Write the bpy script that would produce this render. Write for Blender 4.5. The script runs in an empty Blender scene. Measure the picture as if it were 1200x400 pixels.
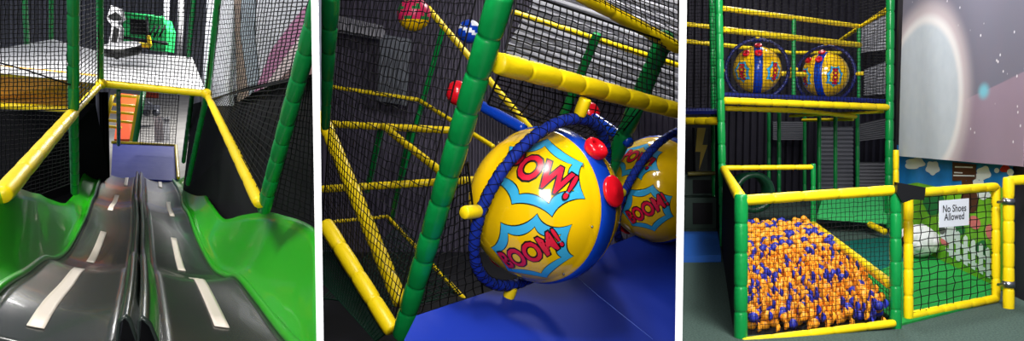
import bpy, bmesh, math, random
from mathutils import Vector, Matrix
rnd = random.Random(7)
S = bpy.context.scene
COL = S.collection
V = Vector
pi = math.pi

# ------------------------------------------------------------------ camera
F = 900.0                      # focal length in pixels of the 1200 x 400 frame
H = 1.75                       # eye height over the carpet
PITCH = math.atan(55 / F)
cd = bpy.data.cameras.new('camera'); cam = bpy.data.objects.new('camera', cd); COL.objects.link(cam)
cd.sensor_width = 36; cd.lens = 36 * F / 1200; cd.clip_start = .05; cd.clip_end = 200
cam.location = (0, 0, H); cam.rotation_euler = (pi / 2 - PITCH, 0, 0)
S.camera = cam
CP, SP = math.cos(PITCH), math.sin(PITCH)
EYE = V((0, 0, H))

def ray(px, py):
    a, b = (px - 600) / F, (200 - py) / F
    return V((a, CP + b * SP, -SP + b * CP))

def at(px, py, Y):
    """point seen at a pixel, Y metres into the hall"""
    d = ray(px, py)
    return EYE + d * (Y / d.y)

def hit(px, py, P, n):
    """point seen at a pixel on the plane through P with normal n"""
    d = ray(px, py)
    return EYE + d * ((P - EYE).dot(n) / d.dot(n))

# ------------------------------------------------------------------ materials
def lin(c):
    return tuple(((x / 255) / 12.92 if x / 255 <= .04045 else ((x / 255 + .055) / 1.055) ** 2.4) for x in c) + (1,)

def mat(name, rgb, rough=.5, spec=.5, bump=0, bscale=40, var=0, vscale=6, coat=0, metal=0):
    m = bpy.data.materials.new(name); m.use_nodes = True
    nt = m.node_tree; b = nt.nodes['Principled BSDF']
    b.inputs['Base Color'].default_value = lin(rgb)
    b.inputs['Roughness'].default_value = rough
    b.inputs['Specular IOR Level'].default_value = spec
    b.inputs['Coat Weight'].default_value = coat
    b.inputs['Coat Roughness'].default_value = .05
    b.inputs['Metallic'].default_value = metal
    if bump or var:
        tc = nt.nodes.new('ShaderNodeTexCoord')
    if bump:
        n = nt.nodes.new('ShaderNodeTexNoise'); n.inputs['Scale'].default_value = bscale
        nt.links.new(tc.outputs['Object'], n.inputs['Vector'])
        bp = nt.nodes.new('ShaderNodeBump'); bp.inputs['Strength'].default_value = bump; bp.inputs['Distance'].default_value = .02
        nt.links.new(n.outputs['Fac'], bp.inputs['Height']); nt.links.new(bp.outputs['Normal'], b.inputs['Normal'])
    if var:
        n = nt.nodes.new('ShaderNodeTexNoise'); n.inputs['Scale'].default_value = vscale; n.inputs['Detail'].default_value = 6
        nt.links.new(tc.outputs['Object'], n.inputs['Vector'])
        r = nt.nodes.new('ShaderNodeValToRGB'); c = V(lin(rgb)[:3])
        r.color_ramp.elements[0].position = .3; r.color_ramp.elements[1].position = .7
        r.color_ramp.elements[0].color = tuple(c * (1 - var)) + (1,); r.color_ramp.elements[1].color = tuple(c * (1 + var)) + (1,)
        nt.links.new(n.outputs['Fac'], r.inputs['Fac']); nt.links.new(r.outputs['Color'], b.inputs['Base Color'])
    return m

GREEN = mat('green_vinyl', (8, 135, 62), .3, .5, .25, 9)
YELLOW = mat('yellow_vinyl', (242, 210, 14), .38, .4, .2, 9)
BLUEV = mat('blue_vinyl', (28, 52, 158), .6, .12, .15, 5)
NAVY = mat('navy_vinyl', (22, 34, 110), .4, .5, .15, 5)
LILAC = mat('faded_blue_vinyl', (52, 64, 164), .6, .1, .5, 2.5)
BLUEP = mat('blue_plastic', (12, 62, 178), .22, .5)
RED = mat('red_plastic', (222, 18, 34), .22, .5)
YPLAST = mat('yellow_plastic', (250, 200, 8), .12, .5, coat=.6)
CYAN = mat('cyan_print', (62, 178, 226), .2, .5)
BLACK = mat('black_print', (12, 12, 14), .3, .5)
MAGENTA = mat('crimson_print', (222, 30, 60), .2, .5)
NETM = mat('black_cord', (13, 13, 15), .7, .2)
NETG = mat('dark_green_cord', (8, 52, 36), .7, .2)
GPLAST = mat('green_gelcoat', (34, 168, 16), .3, .4, .04, 3, coat=.25)
GREY = mat('grey_gelcoat', (48, 51, 49), .26, .35, .05, 3, coat=.15)
DIV = mat('dark_grey_gelcoat', (38, 46, 41), .25, .3, .04, 4, coat=.15)
TAPE = mat('white_tape', (226, 214, 200), .4, .4)
WHITEV = mat('white_vinyl', (205, 205, 208), .5, .3, .2, 6, .12, 3)
WHITE = mat('white_paint', (250, 250, 250), .6, .3)
BLACKV = mat('black_vinyl', (16, 16, 18), .4, .4)
ORANGE = mat('orange_vinyl', (255, 176, 52), .45, .4, .2, 5, .2, 3)
RORANGE = mat('orange_red_plastic', (232, 84, 20), .4, .4)
DARK = mat('dark_paint', (38, 36, 46), .7, .2, 0, 1, .25, 1.5)
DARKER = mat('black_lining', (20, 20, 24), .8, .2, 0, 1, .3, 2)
CLAD = mat('pale_cladding', (196, 196, 204), .5, .4, 0, 1, .15, 1)
CLADSHADE = mat('shaded_cladding', (112, 112, 118), .5, .4, 0, 1, .15, 1)  # darker copy of the cladding, shade under the deck put into its colour
PURPLE = mat('purple_grey_cladding', (86, 80, 98), .55, .4, 0, 1, .25, .8)
CARPET = mat('green_carpet', (74, 92, 86), .95, .1, .6, 160, .35, 60)
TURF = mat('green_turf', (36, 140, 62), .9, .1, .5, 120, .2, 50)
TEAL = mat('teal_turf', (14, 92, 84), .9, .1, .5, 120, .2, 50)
CONC = mat('grey_concrete', (120, 118, 116), .8, .2, 0, 1, .15, 2)
BRICK = mat('red_brown_paint', (120, 44, 30), .7, .2)
STEEL = mat('steel', (150, 150, 155), .35, .5, metal=1)
PAPER = mat('white_paper', (232, 236, 246), .6, .3)
INK = mat('ink', (30, 32, 40), .6, .2)
BALLO = mat('orange_ball', (250, 166, 44), .38, .4)
BALLB = mat('blue_ball', (44, 52, 166), .38, .4)
SKYB = mat('printed_sky_blue', (30, 128, 208), .6, .2, 0, 1, .25, 2)
PWHITE = mat('printed_white', (228, 234, 236), .6, .2)
PGREEN = mat('printed_green', (120, 190, 44), .6, .2, 0, 1, .25, 4)
PDGREEN = mat('printed_dark_green', (40, 120, 60), .6, .2)
PBROWN = mat('printed_brown', (84, 48, 34), .6, .2)
PPINK = mat('printed_pink', (226, 120, 120), .6, .2)
PRED = mat('printed_red', (180, 34, 30), .6, .2)
PINKBALL = mat('pink_ball', (214, 40, 92), .35, .4)
WBALL = mat('white_ball_panel', (230, 232, 240), .35, .4)

# ------------------------------------------------------------------ building blocks
CLIP = []                      # faces of the partitions: nothing of a bay reaches through them
class MB:
    """collects shapes, then links them as ONE mesh object"""
    def __init__(s): s.v = []; s.f = []; s.m = []; s.sm = []
    def add(s, vs, fs, mi=0, smooth=True):
        b = len(s.v); s.v += [V(p) for p in vs]
        for f in fs:
            s.f.append(tuple(b + i for i in f)); s.m.append(mi); s.sm.append(smooth)
    def tube(s, pts, radii, seg=12, mi=0, closed=False, caps=True):
        pts = [V(p) for p in pts]; n = len(pts)
        if not hasattr(radii, '__len__'): radii = [radii] * n
        vs = []; t0 = None; a = None
        for i in range(n):
            if closed: t = pts[(i + 1) % n] - pts[i - 1]
            else: t = pts[min(i + 1, n - 1)] - pts[max(i - 1, 0)]
            t.normalize()
            if a is None:
                a = t.orthogonal().normalized()
            else:
                a = (a - t * a.dot(t)).normalized()
            b = t.cross(a)
            for k in range(seg):
                w = 2 * pi * k / seg
                vs.append(pts[i] + (a * math.cos(w) + b * math.sin(w)) * radii[i])
        fs = []
        for i in range(n if closed else n - 1):
            j = (i + 1) % n
            for k in range(seg):
                l = (k + 1) % seg
                fs.append((i * seg + k, i * seg + l, j * seg + l, j * seg + k))
        if caps and not closed:
            fs.append(tuple(range(seg - 1, -1, -1))); fs.append(tuple((n - 1) * seg + k for k in range(seg)))
        s.add(vs, fs, mi)
    def sleeve(s, a, b, r0, L=.24, seg=14, mi=0, r1=None):
        """foam sleeves threaded on a pipe: bulged lengths pinched at every joint"""
        a, b = V(a), V(b); d = (b - a); n = max(1, round(d.length / L)); pts = []; rr = []
        r1 = r0 if r1 is None else r1
        cuts = [0] + [(i + rnd.uniform(-.12, .12)) / n for i in range(1, n)] + [1]
        for i in range(n):
            for t, k in ((0, .84), (.035, .93), (.1, .99), (.5, 1.02), (.9, .99), (.965, .93), (1, .84)):
                if i and t == 0: continue
                u = cuts[i] + (cuts[i + 1] - cuts[i]) * t
                pts.append(a + d * u); rr.append((r0 + (r1 - r0) * u) * k)
        s.tube(pts, rr, seg, mi)
    def box(s, c, hx, hy, hz, mi=0, R=None):
        R = R or Matrix.Identity(3); c = V(c)
        vs = [c + R @ V((x * hx, y * hy, z * hz)) for x in (-1, 1) for y in (-1, 1) for z in (-1, 1)]
        s.add(vs, [(0, 1, 3, 2), (4, 6, 7, 5), (0, 4, 5, 1), (2, 3, 7, 6), (0, 2, 6, 4), (1, 5, 7, 3)], mi, False)
    def slab(s, poly, t, mi=0, n=None):
        """polygon thickened by t along its (or the given) normal"""
        poly = [V(p) for p in poly]
        if n is None:
            n = V((0, 0, 0))
            for i in range(len(poly)):
                n += (poly[i] - poly[0]).cross(poly[(i + 1) % len(poly)] - poly[0])
            n.normalize()
        k = len(poly); off = V(n) * t
        vs = poly + [p + off for p in poly]
        fs = [tuple(range(k)), tuple(range(2 * k - 1, k - 1, -1))] + [(i, k + i, k + (i + 1) % k, (i + 1) % k) for i in range(k)]
        s.add(vs, fs, mi, False)
    def ball(s, c, r, seg=16, rings=10, mi=0, squash=None, band=None):
        c = V(c); vs = [c + V((0, 0, r))]; fs = []; 
        for i in range(1, rings):
            p = pi * i / rings
            for k in range(seg):
                w = 2 * pi * k / seg
                vs.append(c + V((math.sin(p) * math.cos(w), math.sin(p) * math.sin(w), math.cos(p))) * r)
        vs.append(c - V((0, 0, r))); L = len(vs) - 1
        if squash: vs = [c + V(((p - c).x * squash[0], (p - c).y * squash[1], (p - c).z * squash[2])) for p in vs]
        for k in range(seg):
            fs.append((0, 1 + k, 1 + (k + 1) % seg))
            for i in range(rings - 2):
                a = 1 + i * seg
                fs.append((a + k, a + seg + k, a + seg + (k + 1) % seg, a + (k + 1) % seg))
            a = 1 + (rings - 2) * seg
            fs.append((a + k, L, a + (k + 1) % seg))
        b = len(s.v); s.v += vs
        for f in fs:
            s.f.append(tuple(b + i for i in f)); s.sm.append(True)
            s.m.append(band(sum((vs[i] for i in f), V()) / len(f) - c) if band else mi)
    def lathe(s, c, axis, prof, seg=48, mi=0, mis=None):
        """profile of (distance along axis, radius) turned around axis"""
        c = V(c); t = V(axis).normalized(); a = t.orthogonal().normalized(); b = t.cross(a); vs = []; fs = []; mm = []
        for (h, r) in prof:
            for k in range(seg):
                w = 2 * pi * k / seg
                vs.append(c + t * h + (a * math.cos(w) + b * math.sin(w)) * max(r, 1e-4))
        base = len(s.v); s.v += vs
        for i in range(len(prof) - 1):
            for k in range(seg):
                l = (k + 1) % seg
                s.f.append(tuple(base + q for q in (i * seg + k, i * seg + l, (i + 1) * seg + l, (i + 1) * seg + k)))
                s.m.append(mis[i] if mis else mi); s.sm.append(True)
    def build(s, name, mats, parent=None):
        me = bpy.data.meshes.new(name)
        if parent is None:
            lo = V((min(p.x for p in s.v), min(p.y for p in s.v), min(p.z for p in s.v)))
            hi = V((max(p.x for p in s.v), max(p.y for p in s.v), max(p.z for p in s.v)))
            org = V(((lo.x + hi.x) / 2, (lo.y + hi.y) / 2, lo.z))
        else:
            r = parent
            while r.parent: r = r.parent
            org = V(r.location)
        me.from_pydata([p - org for p in s.v], [], s.f)
        for m in (mats if isinstance(mats, (list, tuple)) else [mats]): me.materials.append(m)
        me.polygons.foreach_set('material_index', s.m); me.polygons.foreach_set('use_smooth', s.sm)
        bm = bmesh.new(); bm.from_mesh(me); bmesh.ops.recalc_face_normals(bm, faces=bm.faces)
        for P, n in CLIP:
            if any((v.co + org - P).dot(n) > 1e-5 for v in bm.verts):
                bmesh.ops.bisect_plane(bm, geom=bm.verts[:] + bm.edges[:] + bm.faces[:], plane_co=P - org, plane_no=n, clear_outer=True, dist=1e-5)
        bm.to_mesh(me); bm.free()
        o = bpy.data.objects.new(name, me); COL.objects.link(o)
        if parent is None: o.location = org
        else: o.parent = parent
        return o

def tag(o, label=None, cat=None, group=None, kind=None):
    if label: o['label'] = label
    if cat: o['category'] = cat
    if group: o['group'] = group
    if kind: o['kind'] = kind
    return o

def empty(name, loc, label, cat, group=None):
    o = bpy.data.objects.new(name, None); COL.objects.link(o); o.location = loc; o.empty_display_size = .1
    return tag(o, label, cat, group)

def structure(name, mb, mats):
    return tag(mb.build(name, mats), kind='structure')

def sleeve(name, parent, a, b, r, m, L=.24, label=None, r1=None):
    k = MB(); k.sleeve(a, b, r, L, r1=r1); o = k.build(name, m, parent)
    return tag(o, label)

def net(name, label, c, nu, nv, r, m=NETM, jit=.12, sag=0.0, edge=True, parent=None, seed=1):
    """knotted net stretched over the quad c (four corners): every cord is a thin round strand"""
    rg = random.Random(seed); c = [V(p) for p in c]; k = MB()
    n = (c[1] - c[0]).cross(c[3] - c[0]).normalized()
    def P(u, v): return c[0] * (1 - u) * (1 - v) + c[1] * u * (1 - v) + c[2] * u * v + c[3] * (1 - u) * v
    g = {}
    for i in range(nu + 1):
        for j in range(nv + 1):
            u, v = i / nu, j / nv
            du = rg.uniform(-jit, jit) / nu if 0 < i < nu else 0
            dv = rg.uniform(-jit, jit) / nv if 0 < j < nv else 0
            g[i, j] = P(u + du, v + dv) + n * sag * math.sin(pi * u) * math.sin(pi * v)
    for j in range(nv + 1):
        k.tube([g[i, j] for i in range(nu + 1)], r * (1.7 if edge and j in (0, nv) else 1), 3, caps=False)
    for i in range(nu + 1):
        k.tube([g[i, j] for j in range(nv + 1)], r * (1.7 if edge and i in (0, nu) else 1), 3, caps=False)
    o = k.build(name, m, parent)
    return tag(o, label, 'net') if parent is None else o

def text_mesh(body, size, bold=0.0, shear=0.0, spacing=1.0):
    cu = bpy.data.curves.new('lettering', 'FONT'); cu.body = body; cu.size = size; cu.offset = bold; cu.shear = shear
    cu.align_x = 'CENTER'; cu.align_y = 'CENTER'; cu.space_character = spacing; cu.resolution_u = 3
    o = bpy.data.objects.new('lettering', cu); COL.objects.link(o)
    dg = bpy.context.evaluated_depsgraph_get(); dg.update()
    me = bpy.data.meshes.new_from_object(o.evaluated_get(dg))
    bpy.data.objects.remove(o); bpy.data.curves.remove(cu)
    bm = bmesh.new(); bm.from_mesh(me); bmesh.ops.triangulate(bm, faces=bm.faces)
    for _ in range(3):
        es = [e for e in bm.edges if e.calc_length() > size * .22]
        if es: bmesh.ops.subdivide_edges(bm, edges=es, cuts=1)
        bmesh.ops.triangulate(bm, faces=[f for f in bm.faces if len(f.verts) > 3])
    vs = [(v.co.x, v.co.y) for v in bm.verts]; bm.verts.index_update()
    fs = [tuple(v.index for v in f.verts) for f in bm.faces]; bm.free(); bpy.data.meshes.remove(me)
    return vs, fs

# ================================================================== THE SHELL
# two partitions divide the hall into three bays; each runs straight back from the visitor
def partition(name, px, Y0, Y1, z0, z1):
    k = MB(); t = .0095 * 1.0
    d = V(((px - 600) / F, CP, 0)).normalized(); nrm = V((d.y, -d.x, 0))
    a = V((0, 0, 0)) + d * (Y0 / d.y); b = d * (Y1 / d.y); h = 8.6 * Y0 / F / 2 * abs(d.y)
    q = [a - nrm * h, a + nrm * h, b + nrm * h, b - nrm * h]
    lo = [V((p.x, p.y, z0)) for p in q]; hi = [V((p.x, p.y, z1)) for p in q]
    k.add(lo + hi, [(0, 1, 5, 4)], 0, False)
    k.add(lo + hi, [(1, 2, 6, 5), (2, 3, 7, 6), (3, 0, 4, 7), (0, 3, 2, 1), (4, 5, 6, 7)], 1, False)
    structure(name, k, [WHITE, DARK])
    return (q[0] - nrm * .001, nrm), (q[1] + nrm * .001, -nrm)
W12 = partition('wall_between_slide_and_spinner', 372, 2.0, 30, -6, 6)
W23 = partition('wall_between_spinner_and_pit', 798, 2.0, 18, -6, 6)

def quad(name, pts, m, t=.05, struct=True):
    k = MB(); k.slab(pts, t); o = k.build(name, m)
    if struct: tag(o, kind='structure')
    return o

def corrugated(name, c, n, depth, m, struct=True):
    """ribbed metal sheet over the quad c, ribs running along side 0-3"""
    c = [V(p) for p in c]; k = MB(); nn = (c[1] - c[0]).cross(c[3] - c[0]).normalized(); vs = []
    prof = [(0, 0), (.35, 0), (.5, 1), (.85, 1)]
    us = [((i + p) / n, h) for i in range(n) for p, h in prof] + [(1, 0)]
    for u, h in us:
        vs += [c[0].lerp(c[1], u) + nn * depth * h, c[3].lerp(c[2], u) + nn * depth * h]
    k.add(vs, [(2 * i, 2 * i + 2, 2 * i + 3, 2 * i + 1) for i in range(len(us) - 1)], 0, False)
    o = k.build(name, m)
    return tag(o, kind='structure') if struct else o

# ================================================================== BAY ONE: THE DOUBLE SLIDE
CLIP[:] = [W12[0]]
# hall behind
corrugated('wall_back_slide', [at(-30, 260, 40), at(369, 260, 40), at(369, -40, 40), at(-30, -40, 40)], 60, .12, mat('grey_cladding', (112, 112, 118), .6, .3, 0, 1, .3, .4))
quad('floor_hall', [at(100, 230, 17), at(240, 230, 17), at(225, 104, 38), at(130, 104, 38)], CONC)
quad('wall_side_black', [at(226, 122, 12.5), at(369.5, 82, 6), at(369.5, 330, 6), at(214, 226, 12.5)], DARKER)
quad('wall_lower_black', [at(-30, 122, 11.5), at(112, 122, 11.5), at(128, 208, 12.5), at(80, 250, 12), at(-30, 270, 11)], DARKER)
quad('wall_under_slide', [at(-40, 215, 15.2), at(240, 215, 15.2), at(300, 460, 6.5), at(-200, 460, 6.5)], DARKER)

# the printed mural on the side wall (plain streaks of colour)
mk = MB(); mc = [at(236, 124, 11.5), at(370, 84, 5.6), at(370, -30, 5.3), None]
mc[3] = hit(244, -30, mc[0], (mc[1] - mc[0]).cross(mc[2] - mc[0]))
mk.add(mc, [(0, 1, 2, 3)], 0, False)
nm = (mc[1] - mc[0]).cross(mc[3] - mc[0]).normalized()
if nm.dot(EYE - mc[0]) < 0: nm = -nm
def streak(poly, mi, o):
    mk.add([hit(x, y, mc[0] + nm * o, nm) for x, y in poly], [tuple(range(len(poly)))], mi, False)
streak([(238, 124), (274, 124), (276, -20), (247, -20)], 1, .006)
streak([(278, 120), (292, 112), (281, 40), (283, -20), (273, -20), (276, 50)], 2, .008)
streak([(292, 112), (304, 100), (298, 40), (300, -20), (284, -20), (282, 40)], 3, .01)
streak([(298, 108), (316, 100), (352, 40), (369, 20), (369, -5), (345, 22), (318, 58)], 4, .012)
streak([(308, 104), (324, 97), (369, 52), (369, 22), (350, 44)], 5, .014)
streak([(322, 98), (369, 86), (369, 54), (345, 76)], 6, .016)
mk.slab([p - nm * .02 for p in mc], .02, 0, -nm)
MURAL = [mat('mural_pale_grey', (196, 198, 206), .6, .2, 0, 1, .12, 2), mat('mural_grey', (206, 208, 216), .6, .2), mat('mural_tan', (138, 122, 112), .6, .2),
         mat('mural_slate', (140, 150, 160), .6, .2), mat('mural_mauve', (178, 122, 156), .6, .2), mat('mural_cream', (225, 208, 210), .6, .2), mat('mural_brown', (140, 112, 110), .6, .2)]
tag(mk.build('wall_mural', MURAL), 'pale wall mural with pink and tan streaks seen through netting beside the slide', 'mural')

# frame around the slide
fr = empty('play_structure', at(165, 215, 9), 'green and yellow padded frame around the double slide, carrying the white platforms', 'play structure')
def pst(p, a, b, r, m=GREEN, L=.26, nm='post', r1=None): return sleeve(nm, p, a, b, r, m, L, r1=r1)
pst(fr, at(375, -2, 3.2), at(309, 246, 4.35), .040, L=.17)
pst(fr, at(257, -12, 8.0), at(243, 108, 9.2), .036)
pst(fr, at(243, 108, 9.2), at(220, 216, 10.6), .034)
pst(fr, at(86, -12, 6.0), at(86, 128, 6.8), .046)
pst(fr, at(86, 128, 6.9), at(88, 226, 8.2), .042)
pst(fr, at(117, -12, 8.0), at(118, 96, 9.0), .036)
pst(fr, at(228, -12, 14.0), at(221, 66, 15.6), .045)
pst(fr, at(28, -12, 13.5), at(32, 58, 15), .05)
pst(fr, at(60, -12, 15), at(60, 46, 16), .045)
pst(fr, at(139, 104, 11.5), at(139, 170, 14), .032)
pst(fr, at(226, 104, 11.5), at(215, 190, 13.5), .036)
pst(fr, at(86, 132, 6.9), at(2, 229, 3.75), .050, YELLOW, .6, 'rail')
pst(fr, at(118, 99, 9.0), at(86, 132, 6.9), .036, YELLOW, .2, 'rail')
pst(fr, at(243, 112, 9.2), at(304, 238, 4.25), .037, YELLOW, .6, 'rail')
pst(fr, at(118, 98, 9.0), at(243, 110, 9.1), .042, YELLOW, .3, 'rail')
for p in ((119, 98, 8.95), (242, 110, 9.05)):
    k = MB(); k.ball(at(*p), .062, 14, 10); k.build('joint', YELLOW, fr)

# platforms
k = MB(); k.slab([at(120, 95, 9.0), at(241, 106, 9.1), at(225, 67, 15.6), at(122, 60, 15.4)], -.08)
tag(k.build('platform', WHITEV), 'white padded platform carrying the black round stool behind the yellow rail', 'platform')
k = MB(); k.slab([at(-30, 75, 9.4), at(115, 90, 9.1), at(115, 60, 15.2), at(62, 46, 16), at(-30, 62, 13)], -.08)
tag(k.build('platform', WHITEV), 'white padded platform behind black netting above the orange barrier', 'platform')
k = MB(); k.slab([at(-30, 78, 9.5), at(114, 92, 9.2), at(98, 116, 9.8), at(86, 127, 9.9), at(-30, 119, 9.9)], .06)
k.slab([at(-30, 77, 9.42), at(112, 90.5, 9.15), at(110, 96, 9.2), at(-30, 88, 9.5)], .03, 1); o = k.build('padded_barrier', [ORANGE, YELLOW]); tag(o, 'long orange padded barrier under the white platform, behind black netting', 'barrier')
k = MB(); k.sleeve(at(-30, 122, 9.7), at(84, 129, 9.7), .045, .3)
tag(k.build('padded_rail', YELLOW), 'thin yellow padded rail running along the bottom of the orange barrier', 'rail')

# seat with the black and white column
st = empty('zigzag_stool', at(143, 66, 11.5), 'black round stool with a white rim and a black and white zigzag column', 'stool')
k = MB(); c0 = at(143, 57, 11.5); k.lathe(c0, (0, -.3, .95), [(-.08, .001), (-.08, .25), (-.04, .27), (.05, .27), (.06, .245), (.065, .001)], 32, mis=[0, 0, 0, 1, 1]); k.build('cushion', [BLACKV, WHITEV], st)
k = MB(); k.tube([at(137, 62, 11.5), at(137, 68, 11.4)], .03, 10); k.build('stem', BLACKV, st)
k = MB(); Y = 11.7
zz = [(127, 52), (131, 30), (125, 22), (130, 6), (140, 10), (143, 22), (137, 27), (141, 33), (139, 52)]
k.slab([at(x, y, Y) for x, y in zz], .12, 0, (0, 1, 0))
k.slab([at(x, y, Y) for x, y in [(131, 49), (134, 31), (140, 34), (137, 50)]], .02, 1, (0, -1, 0))
k.slab([at(x, y, Y) for x, y in [(126, 20), (136, 14), (143, 20), (142, 24), (133, 24)]], .02, 1, (0, -1, 0))
k.build('column', [WHITEV, BLACKV], st)

# green playhouse far behind
ph = empty('playhouse', at(168, 64, 24), 'small green playhouse with a dark square window beyond the white platform', 'playhouse')
k = MB(); Y = 24
GP = mat('playhouse_green', (34, 160, 84), .5, .3)
k.slab([at(x, y, Y) for x, y in [(144, 16), (172, 18), (173, 46), (145, 48)]], .1, 0, (0, 1, 0))
k.slab([at(x, y, Y) for x, y in [(172, 18), (191, 22), (196, 36), (194, 60), (173, 58)]], .6, 0, (0, 1, 0))
k.build('wall_panel', GP, ph)
k = MB(); k.slab([at(x, y, Y - .02) for x, y in [(153, 22), (170, 23), (171, 41), (153, 40)]], .1, 0, (0, 1, 0)); k.build('window', DARKER, ph)
for a, b in (((144, 16), (192, 21)), ((145, 44), (196, 51)), ((172, 18), (174, 58))):
    k = MB(); k.tube([at(*a, Y - .08), at(*b, Y - .08)], .05, 8); k.build('trim_bar', DARKER if a != (144, 16) else GP, ph)
for i in range(3):
    k = MB(); k.tube([at(174 + i * 6, 44, Y - .1), at(182 + i * 6, 30, Y - .1)], .03, 6); k.build('slat', DARKER, ph)
k = MB(); k.sleeve(at(158, 52, 22), at(176, 54, 22), .07, .2); k.sleeve(at(174, 42, 22), at(176, 54, 22), .05, .2)
tag(k.build('padded_rail', YELLOW), 'short yellow rail in front of the small green playhouse', 'rail')
# distant pale columns
for x, m, lab in ((196, CLAD, 'pale grey steel column standing beside the green playhouse'), (213, WHITEV, 'white steel column farther from the green playhouse than the grey one')):
    k = MB(); a, b = at(x, -20, 26), at(x - 3, 72, 27); k.tube([a, b], .1, 8); tag(k.build('steel_column', m), lab, 'column')

# blue crash mat at the end of the slide
k = MB(); q = [at(130, 208, 13.9), at(208, 212, 13.9), at(206, 171, 16.5), at(132, 168, 16.5)]; k.slab(q, -.12)
tag(k.build('crash_mat', LILAC), 'wrinkled lilac blue landing mat at the foot of the double slide', 'mat')
k = MB(); k.sleeve(at(131, 167, 16.5), at(207, 171, 16.5), .035, .3); tag(k.build('padded_rail', YELLOW), 'thin yellow rail along the far edge of the lilac blue mat', 'rail')
k = MB(); k.sleeve(at(206, 171, 16.4), at(209, 209, 13.8), .03, .3); tag(k.build('padded_rail', YELLOW), 'short yellow rail down the side of the lilac blue mat', 'rail')
# orange slide behind it
osl = empty('ladder_slide', at(145, 165, 19), 'orange red slide with a yellow ladder frame beyond the lilac blue mat', 'slide')
k = MB(); k.slab([at(x, y, Y) for x, y, Y in [(134, 166, 18.5), (155, 166, 18.5), (163, 114, 22), (142, 112, 22)]], .06); k.build('slide_bed', RORANGE, osl)
for a, b in (((134, 112), (163, 114)), ((128, 122), (161, 125)), ((126, 131), (160, 134)), ((124, 141), (158, 144)), ((122, 148), (142, 150))):
    k = MB(); k.tube([at(*a, 18.6), at(*b, 18.6)], .035, 8); k.build('rung', YELLOW, osl)
for a, b in (((163, 112), (154, 166)), ((132, 112), (122, 150))):
    k = MB(); k.tube([at(*a, 18.5), at(*b, 18.3)], .05, 8); k.build('side_rail', YELLOW, osl)
k = MB(); k.tube([at(168, 108, 18), at(158, 168, 17.5)], .06, 10); tag(k.build('padded_post', GREEN), 'slim dark green post beside the orange slide', 'post')
quad('wall_brick_end', [at(168, 124, 34), at(186, 124, 34), at(186, 104, 34), at(168, 104, 34)], BRICK)
k = MB(); 
for x0 in (172, 183):
    k.lathe(at(x0, 132, 26), (0, 1, 0), [(-.05, .02), (-.05, .12), (.05, .12), (.05, .02)], 16)
k.tube([at(172, 132, 26), at(177, 122, 26), at(183, 132, 26)], .05, 8); k.tube([at(176, 122, 26), at(172, 119, 26)], .03, 8); k.box(at(179, 126, 26), .16, .2, .08)
tag(k.build('toy_trike', mat('trike_grey', (70, 72, 80), .4)), 'small grey wheeled toy parked on the concrete floor beyond the slide', 'toy')
k = MB(); k.box(at(190, 152, 21), .12, .2, .33); k.box(at(190, 138, 21), .14, .22, .03)
tag(k.build('storage_box', WHITEV), 'white upright box on the concrete floor beyond the slide', 'box')
for xa, xb, lab in ((100, 112, 'wide black curtain panel hanging below the platform beside the green post'), (116, 127, 'narrow black curtain panel hanging next to the lilac blue mat')):
    k = MB(); a = [at(xa + (xb - xa) * i / 12, 0, 1) for i in range(13)]
    vs = []
    for i in range(13):
        x = xa + (xb - xa) * i / 12; Y = 12 + .06 * math.sin(i * 1.6); vs += [at(x, 108, Y), at(x + 2, 214, Y + 1.6)]
    k.add(vs, [(2 * i, 2 * i + 2, 2 * i + 3, 2 * i + 1) for i in range(12)]); tag(k.build('curtain', BLACKV), lab, 'curtain')

# ---- the slide itself
ST = [  # Y, left inner, right inner, left outer, right outer (pixels)
    (2.75, (-40, 388), (364, 424), (-110, 262), (371, 420)),
    (3.23, (-2, 342), (332, 392), (-60, 230), (370.5, 362)),
    (3.9, (28, 322), (303, 354), (10, 221), (370, 274)),
    (4.7, (50, 306), (280, 327), (37, 227), (330, 253)),
    (5.5, (65, 305), (267, 326), (47, 229), (308, 250)),
    (6.35, (80, 292), (250, 314), (57, 234), (285, 253)),
    (8.1, (99, 257), (232, 280), (76, 239), (262, 257)),
    (9.4, (106, 237), (222, 252), (86, 231), (248, 241)),
    (10.6, (110, 230), (216, 243), (93, 221), (241, 229)),
    (12.2, (116, 213), (211, 226), (100, 202), (236, 214)),
    (14.0, (125, 204), (203, 212), (113, 193), (221, 203))]
def interp(col, N=7):
    pts = [at(s[col][0], s[col][1], s[0]) for s in ST]; out = []
    for i in range(len(pts) - 1):
        p0, p1, p2, p3 = pts[max(i - 1, 0)], pts[i], pts[i + 1], pts[min(i + 2, len(pts) - 1)]
        for j in range(N):
            t = j / N
            out.append(.5 * ((2 * p1) + (p2 - p0) * t + (2 * p0 - 5 * p1 + 4 * p2 - p3) * t * t + (3 * p1 - p0 - 3 * p2 + p3) * t ** 3))
    return out + [pts[-1]]
LI, RI, LO, RO = (interp(c) for c in (1, 2, 3, 4))
NS = len(LI)
sl = empty('double_slide', at(165, 250, 9), 'grey double lane slide with white road dashes and green wavy side walls', 'slide')
UPN = V((0, -.25, .97)).normalized()
def strip(cols, m, name, thick=.02, label=None, mi=None):
    """sheet through columns of points, given a small thickness"""
    k = MB(); n = len(cols); vs = [p for c in cols for p in c]; L = len(cols[0])
    fs = [(i * L + j, (i + 1) * L + j, (i + 1) * L + j + 1, i * L + j + 1) for i in range(n - 1) for j in range(L - 1)]
    k.add(vs, fs); o = k.build(name, m, sl)
    md = o.modifiers.new('thickness', 'SOLIDIFY'); md.thickness = thick; md.offset = 0
    return tag(o, label)
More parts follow.
